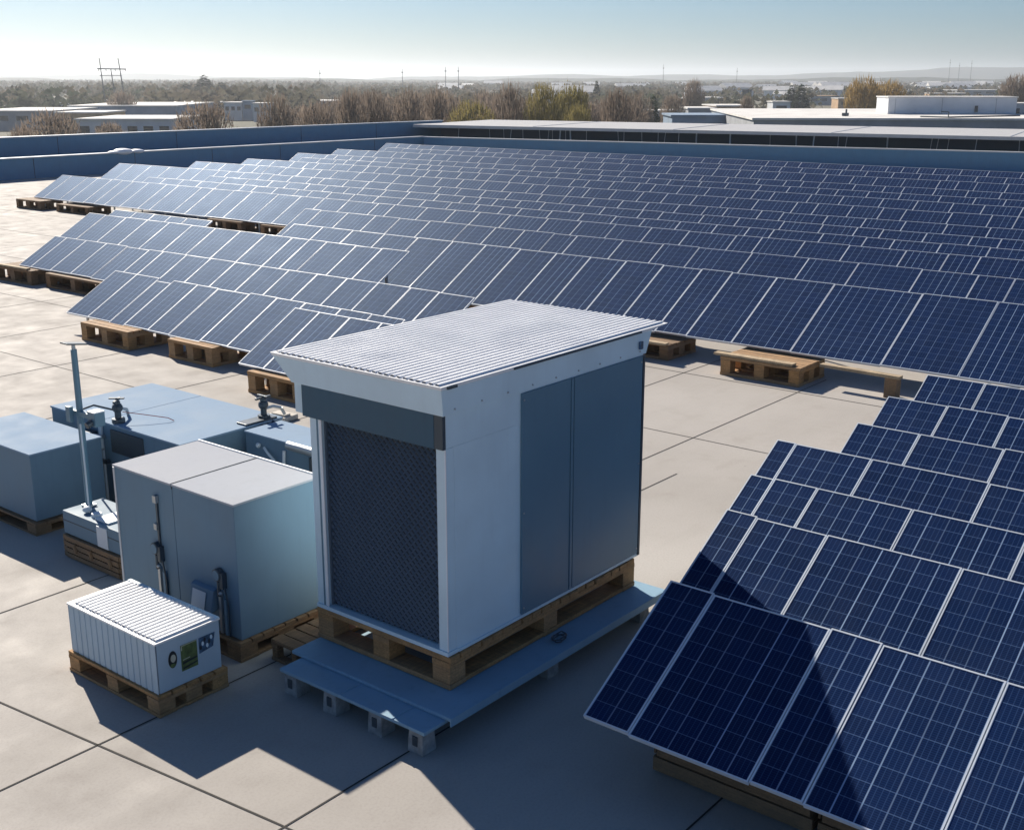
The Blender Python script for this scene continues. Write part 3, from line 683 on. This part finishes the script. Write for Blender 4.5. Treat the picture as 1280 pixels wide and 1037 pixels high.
# ------------------------------------------------------------------ trees
M['trunk'] = plain('bark', (.09, .07, .055), .9)
M['twig_brown'] = foliage('brown_twigs', (.175, .14, .115), (.28, .225, .18), .25)
M['twig_green'] = foliage('budding_twigs', (.19, .17, .06), (.30, .25, .10), .25)
M['twig_gold'] = foliage('golden_twigs', (.28, .19, .07), (.38, .27, .11), .25)
M['evergreen'] = foliage('evergreen', (.03, .05, .03), (.06, .085, .045), .3)
def tree_proto(seed, h, wd, mat, kind):
    rr = random.Random(seed); tr = MB(); cr = MB()
    tr.tube((0, 0, 0), (0, 0, h * .3), .03 * h, .022 * h, 8); tips = []
    for i in range(16):
        a = rr.uniform(0, 6.28); r = wd * .5 * math.sqrt(rr.random()); zt = h * rr.uniform(.6, .97) * (1 - .28 * (r / (wd * .5)) ** 2)
        p0 = Vector((0, 0, h * rr.uniform(.12, .3))); p2 = Vector((r * math.cos(a), r * math.sin(a), zt)); p1 = p0.lerp(p2, .5) + Vector((math.cos(a), math.sin(a), 0)) * wd * .08
        tr.tube(p0, p1, .014 * h, .008 * h, 5); tr.tube(p1, p2, .008 * h, .002 * h, 5); tips.append((p0, p1, p2))
    nt_ = 3000 if kind != 'ever' else 1500
    for i in range(nt_):
        if kind == 'ever':
            z = h * (1 - math.sqrt(rr.random()) * .93); r = wd * .5 * (1 - z / h) ** .75 * math.sqrt(rr.uniform(.2, 1)) + .2; a = rr.uniform(0, 6.28)
            c = Vector((r * math.cos(a), r * math.sin(a), z)); s = rr.uniform(.3, .75)
            d1 = Vector((math.cos(a), math.sin(a), rr.uniform(-.6, .2))) * s; d2 = Vector((-math.sin(a), math.cos(a), rr.uniform(-.4, .4))) * s * .7
            cr.add([c - d1 - d2, c + d1 * .3 - d2, c + d1, c + d2], [(0, 1, 2, 3)])
        else:
            while True:
                q = Vector((rr.uniform(-1, 1), rr.uniform(-1, 1), rr.uniform(-1, 1)))
                if .15 < q.length < 1 and math.sin(q.x * 6 + seed) + math.sin(q.y * 7 + 2 * seed) + math.sin(q.z * 5 + seed) > -1.5: break
            q.x *= (1.0 + .12 * q.z); q.y *= (1.0 + .12 * q.z)
            c = Vector((q.x * wd * .56, q.y * wd * .56, h * (.50 + .42 * q.z)))
            d_ = Vector((q.x * .45 + rr.gauss(0, .22), q.y * .45 + rr.gauss(0, .22), 1)).normalized() * rr.uniform(.5, 1.9) * h / 13
            sd_ = Vector((rr.gauss(0, 1), rr.gauss(0, 1), 0)).normalized() * rr.uniform(.06, .16) * h / 13
            cr.add([c - sd_, c + sd_, c + d_], [(0, 1, 2)])
            if kind == 'bud' and rr.random() < .5:
                e = c + d_ * .6; s = .16; u = Vector((rr.gauss(0, 1), rr.gauss(0, 1), rr.gauss(0, 1))).normalized() * s; v = u.orthogonal().normalized() * s
                cr.add([e - u, e + v, e + u, e - v], [(0, 1, 2, 3)])
    return tr.mesh('trunk', M['trunk']), cr.mesh('crown', M[mat])
protos = {'brown': [tree_proto(s, 13, 9, 'twig_brown', 'bare') for s in (1, 2, 3)], 'green': [tree_proto(s, 13, 10, 'twig_green', 'bud') for s in (4, 5)],
          'gold': [tree_proto(6, 13, 9, 'twig_gold', 'bare')], 'ever': [tree_proto(s, 13, 8, 'evergreen', 'ever') for s in (7, 8)]}
KIND = {'brown': 'bare brown', 'green': 'yellow green budding', 'gold': 'golden brown', 'ever': 'dark evergreen'}
ti = 0
def tree(px, ytop, wpx, D, kind, label, group='trees beyond the parapets'):
    global ti
    ti += 1; rr = random.Random(ti * 13)
    ps = protos[kind]; tm, cm = ps[ti % len(ps)]
    top = zat(ytop, D); h = top - GZ; wm = wpx * D / 1557.8
    bw = {'brown': 9.6, 'green': 10.6, 'gold': 9.6, 'ever': 8}[kind]
    o = empty('tree', far(px, D, GZ), label, 'tree', group, rr.uniform(0, 6.28)); s = wm / bw; o.scale = (s, s, h / 12.6)
    link('trunk', tm, o); link('crown', cm, o)
for a in ((57, 136, 78, 165, 'brown', 'wide bare brown tree nearest the left frame edge behind the parapet'),
          (20, 152, 40, 150, 'brown', 'low bare bush poking over the parapet at the left frame edge'),
          (132, 147, 40, 190, 'brown', 'small bare brown tree in front of the pale warehouse at left'),
          (150, 113, 34, 420, 'brown', 'hazy bare tree standing under the power pylon'),
          (252, 125, 74, 170, 'brown', 'round bare brown tree left of the white block with blue tower'),
          (342, 113, 46, 170, 'brown', 'tall bare brown tree right of the white block with blue tower'),
          (390, 126, 52, 175, 'brown', 'low bare brown tree beside the tall one right of the blue tower'),
          (438, 109, 42, 175, 'brown', 'left one of the broad brown pair above the parapet corner'),
          (466, 108, 42, 180, 'brown', 'right one of the broad brown pair above the parapet corner'),
          (510, 110, 46, 180, 'brown', 'bare tree just left of the parapet corner'),
          (548, 109, 48, 185, 'brown', 'bare tree just right of the parapet corner'),
          (590, 124, 62, 175, 'green', 'low yellow green bush right of the parapet corner'),
          (636, 104, 46, 180, 'brown', 'slender bare tree between the two yellow green ones'),
          (682, 104, 52, 175, 'green', 'left half of the big yellow green tree pair in the middle'),
          (713, 103, 50, 182, 'green', 'right half of the big yellow green tree pair in the middle'),
          (724, 129, 40, 160, 'green', 'low green bush at the foot of the big yellow green trees'),
          (773, 108, 44, 180, 'brown', 'bare reddish tree right of the big yellow green trees'),
          (800, 113, 34, 240, 'brown', 'small bare tree right behind the reddish one'),
          (868, 99, 26, 420, 'brown', 'thin bare tree left of the long white roof'),
          (842, 116, 30, 300, 'brown', 'low bare tree before the small white roof at centre right'),
          (935, 116, 18, 300, 'brown', 'small dark bare tree before the orange walled house'),
          (1080, 95, 42, 330, 'gold', 'golden tree left of the white rooftop block'),
          (1110, 99, 46, 340, 'gold', 'brownish gold tree touching the white rooftop block'),
          (1272, 92, 40, 420, 'brown', 'bare tree at the right frame edge behind the side block'),
          (746, 101, 16, 620, 'ever', 'dark pointed conifer right of the yellow green trees'),
          (255, 95, 44, 700, 'ever', 'tall dark conifer rising over the wood at left'), 
          (276, 103, 36, 690, 'ever', 'lower dark conifer on the right flank of the tall one'),
          (232, 104, 36, 690, 'ever', 'lower dark conifer on the left flank of the tall one'),
          (1003, 105, 28, 480, 'ever', 'dark evergreen behind the white flat roof, right one'), (990, 107, 26, 490, 'ever', 'dark evergreen behind the white flat roof, left one'),
          (818, 118, 26, 280, 'ever', 'small dark evergreen right of the small bare tree')):
    tree(*a)
for px, y in ((372, 130), (404, 122), (424, 118), (452, 114), (484, 116), (497, 121), (528, 114), (566, 117), (606, 112), (620, 118), (652, 122), (668, 118), (738, 124), (756, 120), (789, 122)):
    tree(px, y, 46, 215 + (px * 7) % 60, 'brown', 'bare brown tree in the dense row behind the meeting corner of the parapets', 'dense row of bare trees behind the parapet corner')
# distant woods: too many to count
rr = random.Random(21); m = MB()
for i in range(21000):
    D = 480 + 3500 * rr.random() ** 1.35; px = rr.uniform(-750, 1900)
    if D < 900 and 830 < px and rr.random() < .75: continue
    if math.sin(px * .021 + D * .004) + .6 * math.sin(px * .05 - D * .007) < -.75 and D < 1500: continue
    p = far(px, D, GZ); h = rr.uniform(5, 9.5) * (1.2 if px < 420 else .9); wd = rr.uniform(6, 13) * (1 + D / 4000)
    for k in range(11):
        a = rr.uniform(0, 6.28); r = wd * .5 * math.sqrt(rr.random()); z = h * rr.uniform(.1, 1) ; r *= (1.1 - (z / h) ** 2 * .8)
        c = p + Vector((r * math.cos(a), r * math.sin(a), z)); s = rr.uniform(.8, 1.6) * (1 + D / 3000)
        u = (RGT * rr.gauss(0, 1) + FWD * rr.gauss(0, .6)).normalized() * s; v = Vector((rr.gauss(0, .4), rr.gauss(0, .4), 1)).normalized() * s
        m.add([c - u, c - v * .5 + u * .3, c + u, c + v], [(0, 1, 2, 3)])
M['woods'] = foliage('distant_foliage', (.045, .06, .04), (.13, .10, .07), .012)
tag(m.build('distant_woods', M['woods']), 'hazy grey green woods stretching to the horizon', 'woods', None, 'stuff')

# ------------------------------------------------------------------ far buildings
M['broof'] = plain('roof_membrane', (.72, .70, .66), .8, 0, .15, .3)
M['bwall'] = plain('wall_grey', (.34, .36, .38), .8, 0, .15, .3)
M['bwallw'] = plain('wall_white', (.62, .64, .66), .8, 0, .1, .3)
M['bwallb'] = plain('wall_bluish', (.22, .31, .42), .8, 0, .15, .3)
M['bwallt'] = plain('wall_tan', (.50, .33, .19), .8, 0, .2, .3)
M['bwin'] = plain('dark_window', (.03, .04, .05), .3)
def building(px0, px1, yroof, zroof, depth, label, wall='bwall', rz=0., roof='broof', name='warehouse', group=None, nwin=0, parts=True):
    D = (CAM_H - zroof) * 1500 / (yroof - YH); p = far(px0, D, GZ); q = far(px1, D, GZ); L_ = (q - p).length
    ang = math.atan2(RGT.y, RGT.x) + rz
    o = empty(name, p, label, 'building', group, ang); h = zroof - GZ
    MB().box(0, L_, 0, depth, 0, h).build('wall', M[wall], o)
    m = MB(); m.box(-.3, L_ + .3, -.3, depth + .3, h + .02, h + .35); m.build('roof', M[roof], o)
    for i in range(nwin):
        x = L_ * (i + .5) / nwin; MB().box(x - L_ / nwin * .3, x + L_ / nwin * .3, -.08, -.01, h - 2.6, h - 1.2).build('window', M['bwin'], o)
    return o
# neighbour with the wide white roof and rooftop block
nb = building(945, 1700, 147, -1.4, 62, 'neighbouring flat white roof on the right, next to the canopy', 'bwall', R(-3))
D0 = (CAM_H + 1.0) * 1500 / (139.5 - YH)
rb = empty('rooftop_block', far(1113, D0, -1.02), 'long white windowless block standing on the neighbouring white roof', 'building', None, math.atan2(RGT.y, RGT.x) + R(-2))
MB().box(0, 22.2, 0, 8, 0, 2.75).build('wall', M['bwallb'] if 0 else M['bwallw'], rb, .03); MB().box(-.15, 22.35, -.15, 8.1, 2.76, 2.95).build('roof', M['broof'], rb, .03)
MB().box(15.0, 15.5, -.25, -.02, .3, 1.4).build('wall_vent', M['bwin'], rb, .02)
for x in (1.2, 9.3, 18.6): MB().box(x, x + .08, -.03, -.005, .05, 2.7).build('panel_joint', M['bwall'], rb)
sb = empty('rooftop_shed', far(1263, D0 + 1, -1.02), 'lower grey block right of the long white rooftop block', 'building', None, math.atan2(RGT.y, RGT.x) + R(-2))
MB().box(0, 9, 0, 6, 0, 1.7).build('wall', M['bwall'], sb, .03); MB().box(-.1, 9.1, -.1, 6.1, 1.71, 1.85).build('roof', M['broof'], sb, .03)
MB().box(.8, 2.2, -.06, -.005, 0.05, .9).build('window', M['bwin'], sb)
def rooftop_unit(px, D, z, label):
    o = empty('vent_unit', far(px, D, z), label, 'vent', 'rooftop vents'); MB().box(-.5, .5, -.4, .4, .0, .5).build('casing', M['dark'], o, .03); MB().tube((.3, 0, .5), (.3, 0, 1.1), .16, .16, 8).build('flue', M['dark'], o)
rooftop_unit(1060, 205, -1.02, 'small dark vent unit alone on the neighbouring white roof')
m = MB(); a = far(1155, 200, -.95); b2 = far(1190, 196, -.95); c3 = far(1280, 205, -.95); m.path([a, b2, c3], .12, 6); m.path([b2, b2 + Vector((0, 0, .8)), far(1180, 196, -.1)], .09, 6)
tag(m.build('roof_pipe', M['dark']), 'dark pipe run across the neighbouring white roof', 'pipe')
# near buildings left of it
building(842, 945, 143, -2.0, 14, 'low bluish building tucked left of the neighbouring white roof', 'bwallb', 0, 'bwallb', 'low_building', None, 3)
building(898, 942, 131, -2.6, 18, 'small house with an orange wall left of the neighbouring white roof', 'bwallt', R(4), 'broof', 'house', None, 2)
building(862, 896, 134, -3, 16, 'dark shed with a white roof left of the orange walled house', 'bwall', 0, 'broof', 'shed', None, 0)
building(800, 850, 137, -3.5, 14, 'low white roofed shed right of the reddish bare tree', 'bwall', 0, 'broof', 'shed', None, 3)
building(905, 974, 110, -5, 34, 'long white roofed hall with a small roof turret at centre right', 'bwall', 0, 'broof', 'hall', None, 5)
tw = far(936, 640, -4.7); o = empty('roof_turret', tw, 'small dark and white turret on the long white roofed hall', 'turret'); MB().box(-2.5, 0, -2, 2, 0, 4.2).build('wall', M['bwin'], o); MB().box(.05, 2.2, -2, 2, 0, 3.4).build('side_wall', M['bwallw'], o)
building(857, 905, 121, -5, 22, 'white roofed building below the long hall', 'bwall', 0, 'broof', 'warehouse', None, 4)
building(990, 1050, 119, -5, 16, 'brown grey row building behind the neighbouring white roof', 'bwall', 0, 'bwallt', 'row_building', None, 5)
building(968, 990, 126, -3.5, 10, 'small pale house behind the left end of the neighbouring white roof', 'bwallw', 0, 'broof', 'house', None, 1)
building(1050, 1070, 122, -4, 12, 'tan roofed house left of the golden tree', 'bwallt', 0, 'broof', 'house', None, 1)
building(1170, 1215, 116, -4, 18, 'low tan building behind the left half of the white rooftop block', 'bwallt', 0, 'broof', 'row_building', None, 3)
building(1200, 1265, 112, -4, 30, 'white roofed warehouse behind the right half of the white rooftop block', 'bwall', R(6), 'broof', 'warehouse', None, 4)
# left side
building(82, 216, 131, -4, 60, 'wide white roofed warehouse below the power pylon', 'bwallb', R(2), 'broof', 'warehouse', None, 0)
building(90, 212, 147, -3.5, 25, 'pale blue warehouse with a white roof just above the left parapet', 'bwallw', R(-2), 'broof', 'warehouse', None, 6)
building(-40, 60, 137, -4.5, 40, 'white roofed shed at the left frame edge', 'bwall', 0, 'broof', 'shed', None, 4)
building(64, 124, 139, -4.2, 20, 'tan roofed low shed left of the pale blue warehouse', 'bwallt', 0, 'board' if 0 else 'broof', 'shed', None, 2)
building(205, 270, 127, -4.5, 30, 'white roofed hall behind the round bare tree', 'bwall', R(3), 'broof', 'hall', None, 4)
building(278, 300, 127, -3.8, 12, 'white house left of the blue tower', 'bwallw', 0, 'broof', 'house', None, 3)
building(301, 314, 125, -3.2, 4, 'narrow blue grey tower block between white houses', 'bwallb', 0, 'bwallb', 'tower_block', None, 1)
building(314, 332, 128, -3.8, 12, 'white house right of the blue tower', 'bwallw', 0, 'broof', 'house', None, 2)
building(362, 424, 125, -4.5, 26, 'long white roof showing between the brown trees', 'bwallw', 0, 'broof', 'warehouse', None, 5)
building(68, 106, 125, -5.5, 40, 'far white roof in front of the wood at left', 'bwallw', 0, 'broof', 'warehouse', None, 0)
building(655, 665, 117, -5, 8, 'tiny white house between the bare and the yellow green tree', 'bwallw', 0, 'broof', 'house', None, 1)
# far town on the right: small houses, built once and copied
hp = empty('town_house', (0, 0, 0), 'small pale house with a light roof in the far town', 'house', 'houses of the far town')
MB().box(-5, 5, -4, 4, 0, 5).build('wall', M['bwallw'], hp)
m = MB(); m.add([(-5.5, -4.5, 5), (5.5, -4.5, 5), (5.5, 4.5, 5), (-5.5, 4.5, 5), (-5.5, 0, 7.4), (5.5, 0, 7.4)], [(0, 1, 5, 4), (2, 3, 4, 5), (0, 4, 3), (1, 2, 5), (0, 3, 2, 1)]); m.build('roof', M['broof'], hp)
rr = random.Random(99); first = True
for i in range(64):
    D = rr.uniform(650, 2200); px = rr.uniform(560, 1275) if i % 3 else rr.uniform(950, 1275)
    o = hp if first else copy_tree(hp); first = False
    o.location = far(px, D, GZ); o.rotation_euler.z = math.atan2(RGT.y, RGT.x) + rr.uniform(-.5, .5); s = rr.uniform(.9, 1.9); o.scale = (s * 1.4, s, s * .85)
# masts and pylon
M['steel'] = plain('dark_steel', (.10, .11, .13), .6)
pc = far(140, 520, GZ); o = empty('power_pylon', pc, 'three legged power pylon with a cross beam over the left woods', 'pylon', None, math.atan2(RGT.y, RGT.x))
def zz(y): return zat(y, 520) - GZ
for x0, x1, yt in ((-4.0, -4.6, 75), (4.6, 3.2, 75), (.6, -.2, 87)):
    MB().tube((x0 + .6, 0, 0), (x1, 0, zz(yt)), .32, .2, 6).build('mast_leg', M['steel'], o)
m = MB(); m.tube((-5.8, 0, zz(87)), (6.2, 0, zz(87.5)), .25, .25, 6); m.build('cross_beam', M['steel'], o)
m = MB(); m.tube((-5, 0, zz(95)), (4.2, 0, zz(95)), .12, .12, 5); m.build('lower_beam', M['steel'], o)
for x in (-5.2, -2.2, 1.6, 5.8): MB().tube((x, 0, zz(87)), (x, 0, zz(90)), .14, .2, 6).build('insulator', M['steel'], o)
for px, y, D, lab in ((400, 88, 900, 'thin mast above the horizon left of the parapet corner'), (503, 87, 1000, 'thin mast above the bare trees at the parapet corner'),
        (557, 85, 900, 'left one of a pair of masts above the horizon'), (573, 85, 900, 'right one of a pair of masts above the horizon'),
        (921, 86, 1100, 'lone thin mast above the long white roofed hall'), (1186, 76, 2200, 'left one of three thin masts on the right hill'),
        (1198, 80, 2200, 'middle one of three thin masts on the right hill'), (1213, 77, 2200, 'right one of three thin masts on the right hill'), (829, 82, 1200, 'very faint mast above the centre right horizon')):
    o = empty('radio_mast', far(px, D, GZ), lab, 'mast', 'masts on the horizon'); h = zat(y, D) - GZ; r = D / 1500 * (.55 if D < 1050 else .35)
    MB().tube((0, 0, 0), (0, 0, h), r, r * .5, 6).build('mast_pole', M['steel'], o); MB().box(-r * 2, r * 2, -r, r, h * .86, h * .89).build('antenna', M['steel'], o)

# ------------------------------------------------------------------ haze
hz = MB(); hz.box(-8800, 8800, -8800, 8800, GZ - 4, 75)
m = bpy.data.materials.new('haze_air'); m.use_nodes = True; t = m.node_tree; t.nodes.clear()
out = t.nodes.new('ShaderNodeOutputMaterial'); pv = t.nodes.new('ShaderNodeVolumePrincipled')
pv.inputs['Color'].default_value = (.80, .86, .93, 1); pv.inputs['Density'].default_value = 1.75e-4; pv.inputs['Anisotropy'].default_value = .45
t.links.new(pv.outputs[0], out.inputs['Volume'])
tag(hz.build('haze', m), 'pale blue haze over the far land', 'haze', None, 'stuff')
